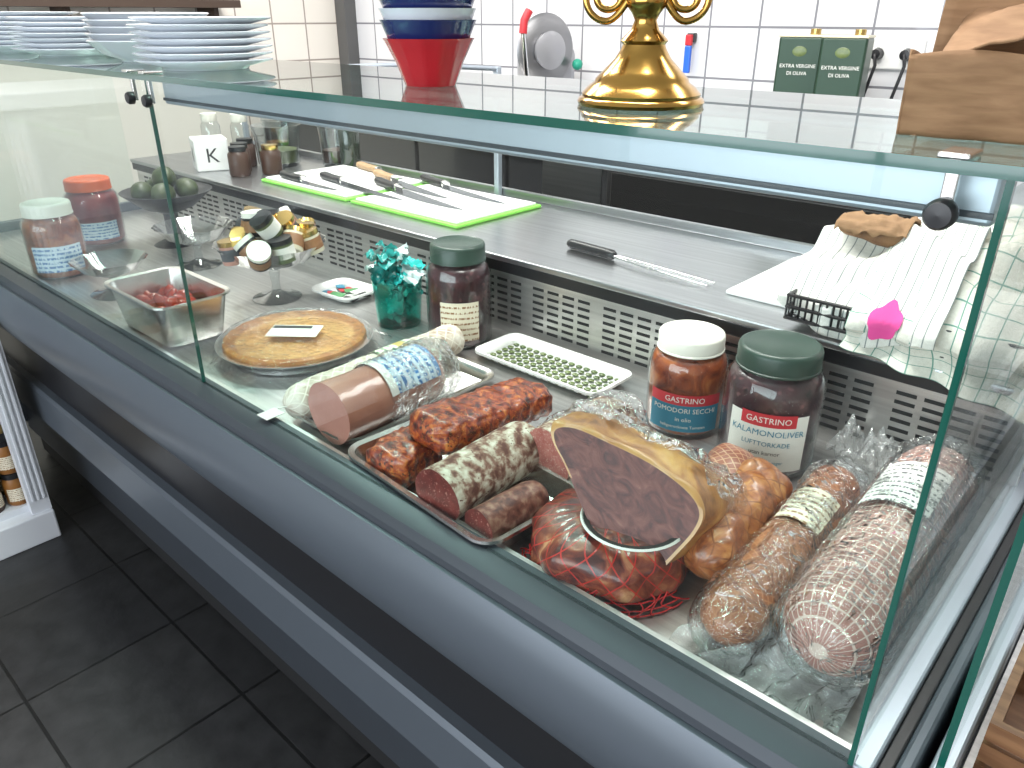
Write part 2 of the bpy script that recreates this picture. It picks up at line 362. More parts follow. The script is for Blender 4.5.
for xx in (X0+.05,-1.43,X1-.03):
    box('post_%.0f'%abs(xx*100),xx-.008,xx+.008,.968,.984,LZ-.01,1.24,alu,dc,.002)
    tube('arm_%.0f'%abs(xx*100),[(xx,.976,1.235),(xx,.70,1.255),(xx,.33,1.26)],.006,alu,dc)
for i,(xx,zz,r) in enumerate(((-.122,1.247,.0095),(-1.245,1.244,.009),(-1.19,1.243,.009))):
    box('clamp_bracket_%d'%i,xx-.004,xx+.004,-.010,-.0045,zz-.004,TZ+.002,pansteel,dc,.001)
    box('clamp_jaw_%d'%i,xx-.009,xx+.009,-.017,.012,TZ+.0005,TZ+.004,pansteel,dc,.001)
    lathe('clamp_knob_%d'%i,[(0,0),(r*.5,0),(r,.003),(r,.009),(r*.8,.012),(0,.0125)],black,dc,(xx,-.0085,zz),(rad(90),0,0),seg=28)
box('end_frame_inner_rail',X1-.006,X1+.014,.0,1.0,DZ-.01,.778,alu,dc,.003)
box('end_frame_dark',X1+.014,X1+.026,-.03,1.0,DZ-.06,.770,black,dc,.002)
box('end_frame_outer',X1+.026,X1+.040,-.045,1.0,.14,.772,panelm,dc,.004)
box('end_panel_left',X0-.02,X0,-.045,1.0,.12,.78,panelm,dc,.004)
# neighbouring counter
nc=grp('neighbour_display_counter')
NX=-.042
box('body',NX,1.0,.04,1.0,.05,.72,frame_dk,nc); box('deck',NX+.02,1.0,.05,.9,.72,.735,steel,nc)
box('side_rail',NX,NX+.018,.03,1.0,.72,.775,alu,nc,.003); box('front_rail',NX,1.0,.02,.045,.70,.775,frame_dk,nc,.003)
box('front_panel',NX,1.0,-.02,.04,.60,.70,panelm,nc,.008)
box('kick_plate',NX+.02,.98,.08,.1,.0,.3,blackm,nc)
box('side_glass',NX+.004,NX+.010,.050,.8,.775,1.27,gl,nc); box('side_glass_edge',NX+.004,NX+.010,.047,.050,.775,1.27,gledge,nc)
box('worktop',NX,1.0,.6,1.0,.9,.92,steel_dk,nc); box('rear_riser',NX+.02,1.0,.6,.62,.735,.9,steel,nc)
wc=grp('wooden_crate',(.06,.17,.002+.735),parent=nc)
for k in range(3):
    box('slat_f%d'%k,-.075,.12,-.08,-.072,.004+k*.025,.024+k*.025,wood,wc); box('slat_l%d'%k,-.075,-.067,-.072,.1,.004+k*.025,.024+k*.025,wood,wc)
box('crate_base',-.067,.12,-.072,.1,0,.006,wood,wc); box('crate_end',.112,.12,-.072,.1,.006,.074,wood,wc); box('crate_back',-.067,.112,.092,.1,.006,.074,wood,wc)
# ------------------------------------------------------------ back counter
bc=grp('back_counter')
greyc=plain('cabinet_dark',(.035,.036,.040),.18,coat=.5)
box('carcass',-3.4,1.6,1.56,2.095,0,.94,greyc,bc); box('worktop',-3.45,1.6,1.5,2.098,.94,.97,steel_dk,bc,.003)
for i in range(10):
    xx=-3.38+i*.49
    if -1.55<xx<-.5: continue
    box('door_%d'%i,xx,xx+.47,1.54,1.56,.08,.91,greyc,bc,.003)
box('brushed_side_panel',-1.75,-1.50,1.535,1.54,.08,.93,steel_dk,bc)
ov=grp('built_in_oven',(-1.0,1.54,.1),parent=bc)
ovg=plain('oven_black_glass',(.01,.01,.011),.08,coat=1)
box('oven_body',-.46,.46,-.03,.019,0,.83,black,ov,.004); box('oven_door_glass',-.42,.42,-.036,-.03,.08,.62,ovg,ov,.002)
box('control_strip',-.44,.44,-.036,-.03,.68,.81,ovg,ov,.002); tube('oven_handle',[(-.38,-.07,.64),(.38,-.07,.64)],.009,chrome,ov)
for s in (-.36,.36): tube('handle_mount%d'%int(s*100),[(s,-.03,.64),(s,-.07,.64)],.006,chrome,ov)
# ------------------------------------------------------------ left white bookcase
bk=grp('white_shelf_unit',(-2.2,-.07,0))
ws=plain('white_paint',(.66,.68,.72),.45)
def pil(y0,y1,nm_):
    box(nm_,-.03,0,y0,y1,.09,1.15,ws,bk)
    for k in range(3):
        yy=y0+(k+.8)*(y1-y0)/3.6; box(nm_+'_flute_%d'%k,0,.005,yy-.004,yy+.004,.13,1.1,ws,bk,.002)
pil(-.050,0,'pilaster'); pil(-1.0,-.95,'pilaster_far')
box('plinth',-.32,.015,-1.01,.0,0,.09,ws,bk,.004); box('side_panel',-.32,-.03,-.02,0,.09,1.15,ws,bk); box('side_panel_b',-.32,-.03,-1.0,-.98,.09,1.15,ws,bk)
box('back_panel',-.33,-.32,-1,0,0,1.15,ws,bk); box('top',-.34,.03,-1.03,.012,1.15,1.19,ws,bk,.005)
for k,z in enumerate((.09,.42,.78)): box('shelf_%d'%k,-.32,-.03,-.98,-.02,z,z+.02,ws,bk)
jg=grp('spice_jars',(0,0,.11),parent=bk)
jm=[plain('spice_amber',(.25,.10,.02),.4),plain('spice_green',(.10,.12,.03),.4),plain('spice_dark',(.05,.02,.01),.4)]
gold=plain('gold_lid',(.6,.42,.15),.25,1)
for i in range(16):
    y=-.055-(i//2)*.068; xx=-.040-(i%2)*.08; 
    for lv in (0,.103,.33):
        lathe('jar_%d_%d'%(i,int(lv*100)),[(0,0),(.028,0),(.031,.006),(.031,.07),(.024,.085)],jm[(i+int(lv*30))%3],jg,(xx-.03,y,lv),seg=20)
        lathe('jar_lid_%d_%d'%(i,int(lv*100)),[(.027,.083),(.027,.1),(0,.101)],gold if i%2 else black,jg,(xx-.03,y,lv),seg=20)
        cylpatch('jar_label_%d_%d'%(i,int(lv*100)),.0315,rad(-60),rad(60),.015,.055,labc,jg,loc=(xx-.03,y,lv))
# ------------------------------------------------------------ things on the top glass
def plates(name,loc,r,n,pitch):
    g=grp(name,loc)
    for i in range(n):
        ox,oy=random.uniform(-.003,.003),random.uniform(-.003,.003)
        lathe('plate_%d'%i,[(0,.003),(r*.55,.003),(r*.58,0),(r*.62,0),(r*.64,.004),(r*.99,.0125),(r,.0145),(r*.985,.0155),(r*.66,.0075),(r*.6,.005),(0,.005)],porc,g,(ox,oy,i*pitch),seg=64)
Tz=TZ+.0002
plates('plate_stack',(-1.245,.115,Tz),.104,7,.0098)
plates('plate_stack',(-1.90,.17,Tz),.125,7,.0098)
plates('plate_stack',(-2.22,.17,Tz),.125,8,.0098)
g=grp('shallow_bowl_stack',(-1.53,.16,Tz))
for i in range(5): lathe('bowl_%d'%i,[(0,.004),(.045,.004),(.048,0),(.053,0),(.056,.004),(.085,.014),(.105,.034),(.107,.035),(.105,.037),(.082,.018),(.05,.008),(0,.008)],porc,g,(random.uniform(-.004,.004),0,i*.011),seg=56)
g=grp('red_tapered_bowl',(-.742,.135,Tz))
lathe('bowl',[(0,.0),(.030,.0),(.031,.003),(.040,.026),(.0515,.049),(.0535,.052),(.0515,.0515),(.038,.026),(.028,.006),(0,.005)],red,g,seg=64,wave=(.03,14))
g=grp('nested_bowls',(-.742,.135,Tz+.0205))
for i,mm in enumerate((navy,porc,navy,porc,navy)):
    lathe('bowl_%d'%i,[(0,0),(.024,0),(.034,.01),(.048,.030),(.0555,.048),(.057,.050),(.0545,.050),(.045,.030),(.032,.014),(0,.006)],mm,g,(0,0,.001+i*.0118),seg=56)
cg=grp('brass_candelabra',(-.432,.121,Tz))
lathe('base',[(0,.0),(.058,.0),(.0595,.003),(.058,.006),(.055,.0075),(.0555,.010),(.050,.016),(.044,.020),(.043,.023),(.036,.030),(.026,.040),(.021,.048),(.0195,.052),(.022,.055),(.0195,.058),(.013,.064),(.010,.072),(.013,.078),(.018,.084),(.019,.090),(.014,.097),(.0085,.103),(.008,.112),(.012,.118),(.014,.124),(.010,.132),(.007,.15),(.007,.21),(.012,.215),(.02,.235),(.022,.24),(.016,.24),(.012,.225),(0,.22)],brass,cg,seg=64)
dirv=Vector((.80,.60,0))
for s in (-1,1):
    P=[]
    for k in range(60):
        t=k/59; a=rad(-90)+t*rad(560); rr=.021*(1-.72*t)
        P.append(Vector((s*(.036+rr*math.cos(a)),0,.092+rr*math.sin(a))))
    pre=[Vector((s*(.010+.026*t/8),0,.100-.029*math.sin(t/8*math.pi/2))) for t in range(8)]
    tube('lower_scroll_%d'%(s+1),[(dirv*p.x)+Vector((0,0,p.z)) for p in pre+P],.0032,brass,cg)
    arm=[]
    for k in range(30):
        t=k/29; arm.append(Vector((s*(.008+.085*t),0,.125+.03*math.sin(t*math.pi*1.5-.4)+.05*t)))
    tube('arm_%d'%(s+1),[(dirv*p.x)+Vector((0,0,p.z)) for p in arm],.0038,brass,cg)
    e=dirv*arm[-1].x; lathe('cup_%d'%(s+1),[(0,0),(.01,0),(.02,.006),(.021,.008),(.011,.01),(.013,.035),(.01,.035),(0,.03)],brass,cg,(e.x,e.y,arm[-1].z),seg=32)
pb=grp('brown_paper_bag',(-.125,.135,Tz),(0,0,rad(4)))
def bagf(u,v):
    a=u*4; 
    if a<1: x,y=-.062+.124*a,-.06
    elif a<2: x,y=.062,-.06+.12*(a-1)
    elif a<3: x,y=.062-.124*(a-2),.06
    else: x,y=-.062,.06-.12*(a-3)
    z=v*.052; n=noise.noise(Vector((x*40,y*40,z*40)))*.004
    return (x*(1+n*6),y+n-.008*v,z+ (0.004*math.sin(u*20) if v>.95 else 0))
sheet('bag_lower',80,14,bagf,kraft,pb,thick=.0015)
box('bag_base',-.06,.06,-.058,.058,0,.002,kraft,pb)
def flap(u,v): return (-.045+.115*u,-.060+.10*v-.01*math.sin(u*6),.052+.045*(v)+.035*(1-v)*(u)+.012*noise.noise(Vector((u*4,v*4,1))))
sheet('bag_folded_flap',16,16,flap,kraft,pb,thick=.0015)
def flap2(u,v): return (-.058+.12*u,-.02+.02*v+.01*math.sin(u*5),.05+.12*v+.006*noise.noise(Vector((u*5,v*5,7))))
sheet('bag_upright_fold',16,16,flap2,kraft,pb,thick=.0015)
# ------------------------------------------------------------ jars
olive=mott('olives_in_brine',[(.3,(.015,.006,.010)),(.7,(.07,.022,.028))],scale=25,rough=.3,bump=.6,spots=[((.11,.045,.05),70,.3),((.01,.004,.006),55,.25)],coat=.2)
tomat=mott('dried_tomatoes_in_oil',[(.3,(.09,.015,.008)),(.5,(.26,.055,.015)),(.7,(.42,.14,.04))],scale=30,rough=.3,bump=.7,coat=.2,dist=1.5)
pepper=mott('red_peppers_in_brine',[(.3,(.12,.008,.008)),(.7,(.30,.025,.02))],scale=18,rough=.3,bump=.5,coat=.2)
lidg=plain('lid_dark_green',(.022,.045,.034),.35); lido=plain('lid_orange',(.60,.10,.02),.35); lidw=plain('lid_cream',(.76,.74,.66),.35)
def jar(name,loc,r,h,cont,lid,labels=None,texts=()):
    g=grp(name,loc)
    hb=h*.84
    P=[(0,0),(r*.9,0),(r,.008),(r,hb*.80),(r*.97,hb*.88),(r*.84,hb*.97),(r*.80,hb),(r*.80,h*.88)]
    lathe('glass_body',P,jarglass,g)
    lathe('contents',[(0,.004),(r*.86,.004),(r*.955,.012),(r*.955,hb*.80),(r*.90,hb*.90),(r*.76,hb*.965),(0,hb*.97)],cont,g)
    lr=r*.83
    lathe('lid',[(lr,h*.83),(lr*1.02,h*.832),(lr*1.02,h*.845),(lr,h*.85),(lr,h*.965),(lr*.97,h*.99),(lr*.9,h),(lr*.85,h*.992),(0,h*.99)],lid,g,seg=60)
    ang=math.atan2(-.53-loc[1],0-loc[0])
    if labels:
        z0,z1,m1,half=labels; cylpatch('label',r*1.012,ang-half,ang+half,z0,z1,m1,g)
    for i,(s,sz,z,m2,band) in enumerate(texts):
        if band: cylpatch('label_band_%d'%i,r*1.018,ang-band[0],ang+band[0],z-band[1],z+band[1],band[2],g)
        cyltext('label_text_%d'%i,s,sz,r*1.03,ang,z,m2,g)
    return g
jar('sundried_tomato_jar',(-.548,.485,DZ),.062,.162,tomat,lidw,(.014,.076,inkteal,.95),[('GASTRINO',.013,.069,paper,(.95,.009,inkred)),('POMODORI SECCHI',.0115,.051,paper,None),('in olio',.010,.036,paper,None),('halbgetrocknete Tomaten',.007,.023,paper,None)])
jar('kalamata_olive_jar',(-.398,.468,DZ),.070,.188,olive,lidg,(.018,.105,paper,.82),[('GASTRINO',.013,.098,paper,(.55,.010,inkred)),('KALAMONOLIVER',.013,.078,inkteal,None),('LUFTTORKADE',.010,.061,inkteal,None),('utan karnor',.009,.047,ink,None),('i olivolja & vinaeger',.007,.033,inkteal,None)])
jar('dark_olive_jar',(-1.08,.49,DZ),.066,.205,olive,lidg,(.02,.10,labc,.6))
jar('tomato_paste_jar',(-2.17,.105,DZ),.068,.185,tomat,lidw,(.02,.085,labb,.9))
jar('red_pepper_jar',(-2.42,.30,DZ),.073,.185,pepper,lido,(.02,.07,labb,.8))
# ------------------------------------------------------------ steel pans
t1=grp('steel_serving_tray',(-.955,.215,DZ)); pan('tray',.165,.325,.022,pansteel,t1,rim=.007,taper=.006)
t2=grp('steel_serving_tray',(-.672,.095,DZ),(0,0,rad(-4))); pan('tray',.305,.170,.036,pansteel,t2,rim=.007,taper=.006)
t3=grp('deep_steel_pan',(-1.57,.115,DZ)); pan('pan',.25,.15,.095,pansteel,t3,rim=.008,taper=.012)
tom=mott('roasted_tomato',[(.3,(.22,.015,.01)),(.7,(.55,.06,.03))],scale=40,rough=.25,bump=.3,coat=.5)
tg=grp('roasted_tomatoes',(0,0,.045),parent=t3)
for i in range(30):
    blob('tomato_%d'%i,random.uniform(.016,.023),tom,tg,(random.uniform(-.09,.09),random.uniform(-.045,.045),random.uniform(.0,.012)),(random.random()*3,random.random()*3,0),(1,1,.55),.004,60,2)
# ------------------------------------------------------------ sausages
mface=mott('mortadella_face',[(.3,(.36,.15,.115)),(.7,(.45,.21,.165))],scale=12,rough=.35,bump=.05,spots=((.58,.34,.28),170,.16),coat=.15)
mcase=mott('mortadella_casing',[(.3,(.28,.11,.075)),(.7,(.43,.20,.14))],scale=14,rough=.3,bump=.2,coat=.4)
sface=mott('salami_face',[(.3,(.09,.010,.008)),(.7,(.19,.030,.024))],scale=60,rough=.45,bump=.15,spots=[((.45,.24,.19),240,.22),((.38,.19,.15),130,.14)],coat=.1)
pface=mott('pink_salami_face',[(.3,(.36,.10,.085)),(.7,(.47,.18,.145))],scale=60,rough=.4,bump=.1,spots=[((.66,.46,.38),260,.30),((.62,.42,.36),160,.2)],coat=.2)
mould=mott('salami_mould_casing',[(.36,(.10,.032,.022)),(.46,(.22,.11,.08)),(.54,(.42,.33,.26)),(.68,(.62,.56,.47))],scale=70,detail=10,rough=.8,bump=.7,spots=((.12,.035,.025),150,.2))
mouldnet=mott('netted_salami_casing',[(.32,(.33,.23,.17)),(.5,(.56,.49,.40)),(.7,(.72,.68,.60))],scale=50,rough=.8,bump=.8,bdist=.003,net=((.76,.72,.62),8,8,.06,True))
chor=mott('spiced_loaf_crust',[(.34,(.035,.004,.003)),(.47,(.18,.018,.008)),(.58,(.36,.06,.012)),(.72,(.55,.19,.04))],scale=85,detail=10,rough=.35,bump=.8,bdist=.003,coat=.3,spots=[((.62,.26,.05),260,.24),((.03,.006,.004),120,.25)],dist=.6)
smoke=mott('smoked_meat',[(.32,(.10,.022,.008)),(.45,(.28,.075,.02)),(.58,(.42,.15,.04)),(.72,(.56,.26,.09))],scale=32,detail=9,rough=.35,bump=.7,bdist=.003,coat=.3,dist=1.2,net=((.24,.07,.02),8,8,.05,True))
redmeat=mott('dark_cured_meat',[(.36,(.045,.006,.005)),(.49,(.14,.022,.013)),(.60,(.25,.065,.03)),(.72,(.46,.23,.11))],scale=26,detail=9,rough=.35,bump=.7,bdist=.003,coat=.35,dist=1.8,net=((.46,.02,.015),20,20,.035,True))
bignet=mott('netted_mortadella',[(.3,(.37,.15,.12)),(.7,(.49,.24,.20))],scale=12,rough=.4,bump=.6,bdist=.002,coat=.2,net=((.76,.60,.52),30,30,.08,False))
capblue=plain('casing_blue_band',(.10,.25,.50),.3,coat=.4)
sg=grp('mould_ripened_salami',(-1.01,.035,DZ+.037),(rad(-90),0,rad(2)))
log('salami',.40,.031,[mouldnet,sface],sg,nz=.003,ns=25)
cylpatch('label',.0335,rad(-140),rad(-20),.19,.27,labelmat('green_label',(.70,.68,.55),(.03,.14,.05),5),sg)
cylpatch('label_band',.0338,rad(-140),rad(-20),.235,.255,plain('label_gold',(.50,.37,.12),.4),sg)
box('hang_tag',-.014,.014,-.0,.001,-.045,-.012,paper,sg); tube('string',[(0,0,.002),(0,-.004,-.015)],.0012,paper,sg)
mg=grp('mortadella_half',(-.905,.045,DZ+.058),(rad(-90),0,rad(2)))
log('sausage',.225,.050,[mcase,mface],mg,cut0=True,nz=.002,ns=14,e1=.8)
cylpatch('wrapper_label',.0525,rad(-165),rad(-15),.10,.185,labb,mg)
cylpatch('wrapper_band',.0529,rad(-165),rad(-15),.085,.10,paper,mg); cylpatch('wrapper_blue',.0529,rad(-165),rad(-15),.183,.192,capblue,mg)
log('clear_wrapper',.17,.056,[plastic],mg,loc=(0,0,.085),cut0=False,e0=.01,nz=.006,ns=45,e1=.6)
cgp=grp('spiced_meat_loaf',(-.725,.075,DZ+.078),(rad(-97),0,rad(1)))
log('loaf',.255,.040,[chor,sface],cgp,ex=3.2,sx=1.1,sy=.68,nz=.004,ns=60,e0=.5,e1=.5,seg=72,rings=60)
c2=grp('spiced_meat_piece',(-.752,.022,DZ+.032),(rad(-90),0,rad(8)))
log('piece',.085,.034,[chor,sface],c2,ex=3.4,sx=1.15,sy=.8,nz=.004,ns=60,e0=.35,cut1=True)
s1=grp('cut_salami',(-.630,.015,DZ+.046),(rad(-90),0,rad(3))); log('salami',.200,.039,[mould,sface],s1,cut0=True,nz=.003,ns=22,e1=.8)
s2=grp('salami_piece',(-.560,.02,DZ+.031),(rad(-90),0,rad(-4))); log('salami',.115,.026,[mott('dark_casing',[(.35,(.07,.018,.014)),(.5,(.16,.05,.035)),(.7,(.32,.17,.12))],scale=80,rough=.5,bump=.5),sface],s2,cut0=True,nz=.002,ns=30)
s3=grp('pink_cut_salami',(-.585,.178,DZ+.053),(rad(-88),0,rad(-6))); log('salami',.17,.043,[mould,pface],s3,cut0=True,nz=.003,ns=22,e1=.9)
log('clear_wrapper',.16,.048,[plastic],s3,loc=(0,0,.03),nz=.008,ns=40,e0=.01)
# pancetta in red net
rn=grp('red_netted_cured_meat',(-.425,.110,DZ),(0,0,rad(15)))
log('meat',.078,.092,[redmeat,sface],rn,sx=1.04,sy=.98,ex=2.2,e0=.22,e1=.42,nz=.008,ns=26,rings=30,seg=72)
nr=plain('red_net',(.50,.015,.015),.5)
for q in range(16):
    a=rad(205+q*9); P_=[]
    for w_ in range(9):
        t=w_/8; aa=a+rad(7)*math.sin(t*5+q); rr=.088+.018*t+.002*math.sin(q*3+w_); P_.append((rr*math.cos(aa)*1.03,rr*math.sin(aa)*.95,.030*(1-t)**1.3+.0025))
    tube('net_strand_%d'%q,P_,.0010,nr,rn)
for k_,rr in enumerate((.096,.101,.105)):
    tube('net_ring_%d'%k_,[(rr*1.03*math.cos(rad(200+i*4)),rr*.95*math.sin(rad(200+i*4))+.001*math.sin(i*2),[.014,.007,.003][k_]) for i in range(36)],.0010,nr,rn)
lathe('ring_label',[(.052,.0795),(.058,.0815),(.060,.0795)],ink,rn,(.03,-.01,0),seg=48); lathe('ring_edge',[(.0585,.0805),(.0605,.082),(.062,.0795)],paper,rn,(.03,-.01,0),seg=48)
# speck wedge
spf=mott('cured_ham_face',[(.34,(.060,.012,.011)),(.5,(.125,.030,.024)),(.66,(.19,.058,.044)),(.80,(.30,.13,.09))],scale=30,detail=8,rough=.5,bump=.4,coat=.05,dist=2,stretch=(1,3,1))
fat=mott('ham_fat',[(.3,(.42,.19,.06)),(.7,(.58,.33,.12))],scale=20,rough=.35,bump=.3,coat=.3)
rind=mott('ham_rind',[(.34,(.12,.035,.010)),(.48,(.36,.14,.032)),(.62,(.56,.28,.07)),(.75,(.66,.40,.14))],scale=20,detail=8,rough=.35,bump=.7,coat=.35,dist=1)
n=Vector((.30,-.78,.42)).normalized(); e1v=Vector((-n.y,n.x,0)).normalized(); e2v=n.cross(e1v)
O=Vector((-.400,.095,DZ+.104))
outl=[(-.092,.068),(-.070,.073),(-.030,.064),(.020,.050),(.062,.030),(.082,.010),(.080,-.012),(.064,-.04),(.044,-.070),(.028,-.088),(.014,-.086),(-.008,-.062),(-.040,-.020),(-.070,.026),(-.090,.052)]
outl=[(x*1.06,y*1.06) for x,y in outl]
def subdiv(P,m=4):
    out=[];k=len(P)
    for i in range(k):
        p0,p1,p2,p3=[Vector((*P[(i+j-1)%k],0)) for j in range(4)]
        for q in range(m):
            t=q/m; out.append(.5*((2*p1)+(-p0+p2)*t+(2*p0-5*p1+4*p2-p3)*t*t+(-p0+3*p1-3*p2+p3)*t**3))
    return out
O2=subdiv(outl); K=len(O2); cen=sum(O2,Vector())/K
hg=grp('cured_ham_wedge',O)
def hamshell(layers,name,mats,closed,extra=0):
    V=[];Fc=[];M=[]
    for d,s_,o1,o2 in layers:
        for p in O2:
            q=cen+(p-cen)*s_
            nn=noise.noise(Vector((q.x*30,q.y*30,d*30)))*.006 if d>0 else 0
            if extra: nn+=extra*noise.noise(Vector((q.x*90,q.y*90,d*90)))
            V.append(e1v*(q.x+o1)+e2v*(q.y+o2+nn)-n*(d))
    for i in range(len(layers)-1):
        for k in range(K):
            k2=(k+1)%K; Fc.append((i*K+k,i*K+k2,(i+1)*K+k2,(i+1)*K+k)); 
            top=(O2[k].y>cen.y+.005 or O2[k].x>.05)
            M.append(0 if len(mats)==1 else (1 if i==0 and top else (0 if i==0 else (1 if (i==1 and top) else 2))))
    if closed:
        V.append(e1v*cen.x+e2v*cen.y); ci=len(V)-1
        for k in range(K): Fc.append((k,(k+1)%K,ci)); M.append(0)
    o=mk(name,V,Fc,mats,hg,smooth=True,mi=M); o.modifiers.new('es','EDGE_SPLIT').split_angle=rad(60)
hamshell([(0,.955,0,0),(0,1,0,0),(.006,1.02,0,.002),(.035,1.05,.012,.010),(.070,1.0,.026,.014),(.105,.85,.04,.012),(.125,.5,.048,.008),(.130,.05,.05,.006)],'ham',[spf,fat,rind],True)
hamshell([(.030,1.09,.014,.012),(.045,1.12,.018,.014),(.060,1.09,.024,.015),(.080,1.10,.032,.016),(.100,1.0,.042,.014),(.120,.85,.052,.010),(.140,.70,.062,.004),(.160,.65,.075,.0)],'clear_wrapper',[plastic],False,.014)
sm=grp('smoked_meat_roll',(-.316,.125,DZ+.044),(rad(-90),0,rad(6))); log('meat',.23,.038,[smoke,spf],sm,nz=.008,ns=30,taper=.1)
sm2=grp('netted_smoked_meat',(-.378,.245,DZ+.042),(rad(-90),0,rad(6))); log('meat',.13,.036,[mott('netted_reddish',[(.3,(.24,.06,.035)),(.7,(.42,.17,.11))],scale=16,rough=.35,bump=.5,coat=.3,net=((.55,.32,.20),16,16,.08,True)),spf],sm2,nz=.005,ns=22)
tb=grp('smoked_sausage',(-.248,.050,DZ+.039),(rad(-90),0,rad(3)))
sausm=mott('smoked_sausage_skin',[(.32,(.15,.035,.015)),(.5,(.34,.11,.04)),(.7,(.50,.22,.09))],scale=24,detail=8,rough=.35,bump=.3,coat=.4,dist=.6,net=((.46,.20,.09),20,20,.08,True))
log('sausage',.37,.034,[sausm],tb,nz=.003,ns=15,e0=1.3); cylpatch('label',.037,rad(-130),rad(-40),.19,.27,labc,tb)
log('clear_wrapper',.41,.0375,[plastic],tb,loc=(0,0,-.02),nz=.008,ns=35,e0=1.2)
bg=grp('netted_mortadella_log',(-.157,.072,DZ+.059),(rad(-90),0,rad(1.5)))
log('sausage',.43,.051,[bignet],bg,nz=.002,ns=12,e0=1,e1=.8,seg=64,rings=60); cylpatch('label',.0575,rad(-140),rad(-60),.215,.325,lab,bg)
log('vacuum_bag',.48,.0565,[plastic],bg,loc=(0,0,-.02),nz=.006,ns=38,sy=1.0,e0=1.2,seg=96,rings=90)
def crum(sx,sy,amp,sd,fq=4):
    def f(u,v): return (sx*(u-.5)*(1+.2*noise.noise(Vector((v*3,sd,0)))),sy*(v-.5)*(1+.2*noise.noise(Vector((u*3,sd,5)))),amp*(noise.noise(Vector((u*fq,v*fq,sd)))+.5*noise.noise(Vector((u*fq*2.3,v*fq*2.3,sd+3)))))
    return f
pfm=glass('bag_film',(.97,.97,.97),rough=.08,boost=2.4,bump=.8,veil=.26,bs=50)
def bagend(u,v):
    x=-.095+.135*u-.018*v*(1-u); y=.036-.078*v+.008*math.sin(u*9)
    z=-.052+.052*(1-v)**2*(1-abs(2*u-1)**2*.6)+.009*noise.noise(Vector((u*11,v*6,2)))+.006*math.sin(u*30+v*4)*(.3+.7*v)
    return (x,-z,y)
sheet('bag_tail_film',80,34,bagend,pfm,bg)
sheet('bag_seam_film',14,70,lambda u,v:(-.048-.026*u,.004+.036*u+.008*math.sin(v*44)*u,-.01+.42*v),pfm,bg)
sheet('bag_tail_film_b',30,16,lambda u,v:((u-.5)*.07-.01*v,.028-.012*math.sin(u*9+v*3)-.01*(1-v),-.035*v+.012),pfm,tb)
cw=grp('crumpled_plastic_wrap',(-.268,.530,DZ+.035)); sheet('film',30,30,crum(.10,.07,.045,5,5),pfm,cw,rot=(.2,.1,0))
# ------------------------------------------------------------ pie
pg=grp('round_pie',(-1.275,.225,DZ))
crust=mott('pie_crust',[(.32,(.42,.17,.035)),(.5,(.58,.28,.065)),(.7,(.66,.37,.11))],scale=9,detail=3,rough=.5,bump=.25,bdist=.003)
rimc=mott('pie_rim',[(.3,(.34,.11,.02)),(.7,(.54,.24,.055))],scale=30,rough=.5,bump=.4,bdist=.003)
P=[(0,.030),(.10,.029),(.115,.029),(.122,.034),(.130,.038),(.137,.034),(.138,.028),(.130,.012),(.125,.008),(0,.008)]
lathe('crust',P[::-1],[crust,rimc],pg,seg=90,wave=(.012,22),mi=[0,1,1,1,1,1,1,0,0])
lathe('foil_dish',[(0,.003),(.125,.003),(.14,.026),(.152,.028),(.152,.030),(.139,.028)],plain('foil',(.7,.7,.7),.25,1),pg,seg=72)
box('label',-.05,.05,-.03,.03,.0420,.0428,paper,pg,rot=(0,0,rad(40))); 
sheet('label_print',2,2,lambda u,v:(-.048+.096*u,-.028+.036*v,.0431),lab,pg,rot=(0,0,rad(40)))
box('label_header',-.048,.030,.012,.026,.0428,.0432,ink,pg,rot=(0,0,rad(40)))
def filmf(u,v):
    a=u*2*math.pi; rr=.168*v*(1+.14*max(0,v-.85)/.15*noise.noise(Vector((math.cos(a)*4,math.sin(a)*4,2)))*2)
    z=.0405 if v<.84 else .0405-.034*((v-.84)/.16)
    return (rr*math.cos(a),rr*math.sin(a),z+.0015*noise.noise(Vector((rr*math.cos(a)*60,rr*math.sin(a)*60,1))))
sheet('cling_film',90,24,filmf,cling,pg)
# ------------------------------------------------------------ footed glass bowls
def footed(name,loc,r,h,mat):
    g=grp(name,loc)
    lathe('bowl',[(0,.0),(.055,.0),(.057,.003),(.03,.008),(.011,.018),(.009,.04),(.013,h*.5),(.03,h*.56),(r*.7,h*.72),(r*.97,h),(r,h+.001),(r*.955,h),(r*.68,h*.75),(.03,h*.6),(0,h*.58)],mat,g,seg=60,wave=(.03,16)); return g
fb=footed('footed_glass_bowl',(-1.585,.375,DZ),.126,.135,thin)
sj=grp('small_condiment_jars',(0,0,.115),parent=fb)
cols=[plain('tin_cream',(.62,.58,.44),.3),plain('tin_olive',(.10,.13,.05),.3),plain('tin_black',(.02,.02,.02),.25),plain('tin_rose',(.5,.25,.2),.35)]
for i in range(20):
    a=i*2.4; rr=.0235*math.sqrt(i); 
    L_=(rr*math.cos(a),rr*math.sin(a),.014+.008*(i%3)+.040*(i<7)); R_=(random.uniform(-.7,.7),random.uniform(-.6,.6),random.random()*6)
    k=1.2
    lathe('jar_%d'%i,[(0,-.022*k),(.020*k,-.022*k),(.021*k,-.02*k),(.021*k,.014*k)],cols[i%4],sj,L_,R_,seg=24); lathe('jar_lid_%d'%i,[(.0215*k,.013*k),(.0215*k,.022*k),(0,.0225*k)],[gold,black,lidw,gold][i%4],sj,L_,R_,seg=24)
    lathe('jar_label_%d'%i,[(.0214*k,-.014*k),(.0214*k,.008*k)],[labc,paper,labc,lab][i%4],sj,L_,R_,seg=24)
footed('footed_glass_bowl',(-1.90,.13,DZ),.085,.085,thin)
footed('footed_glass_bowl',(-1.97,.38,DZ),.10,.11,thin)
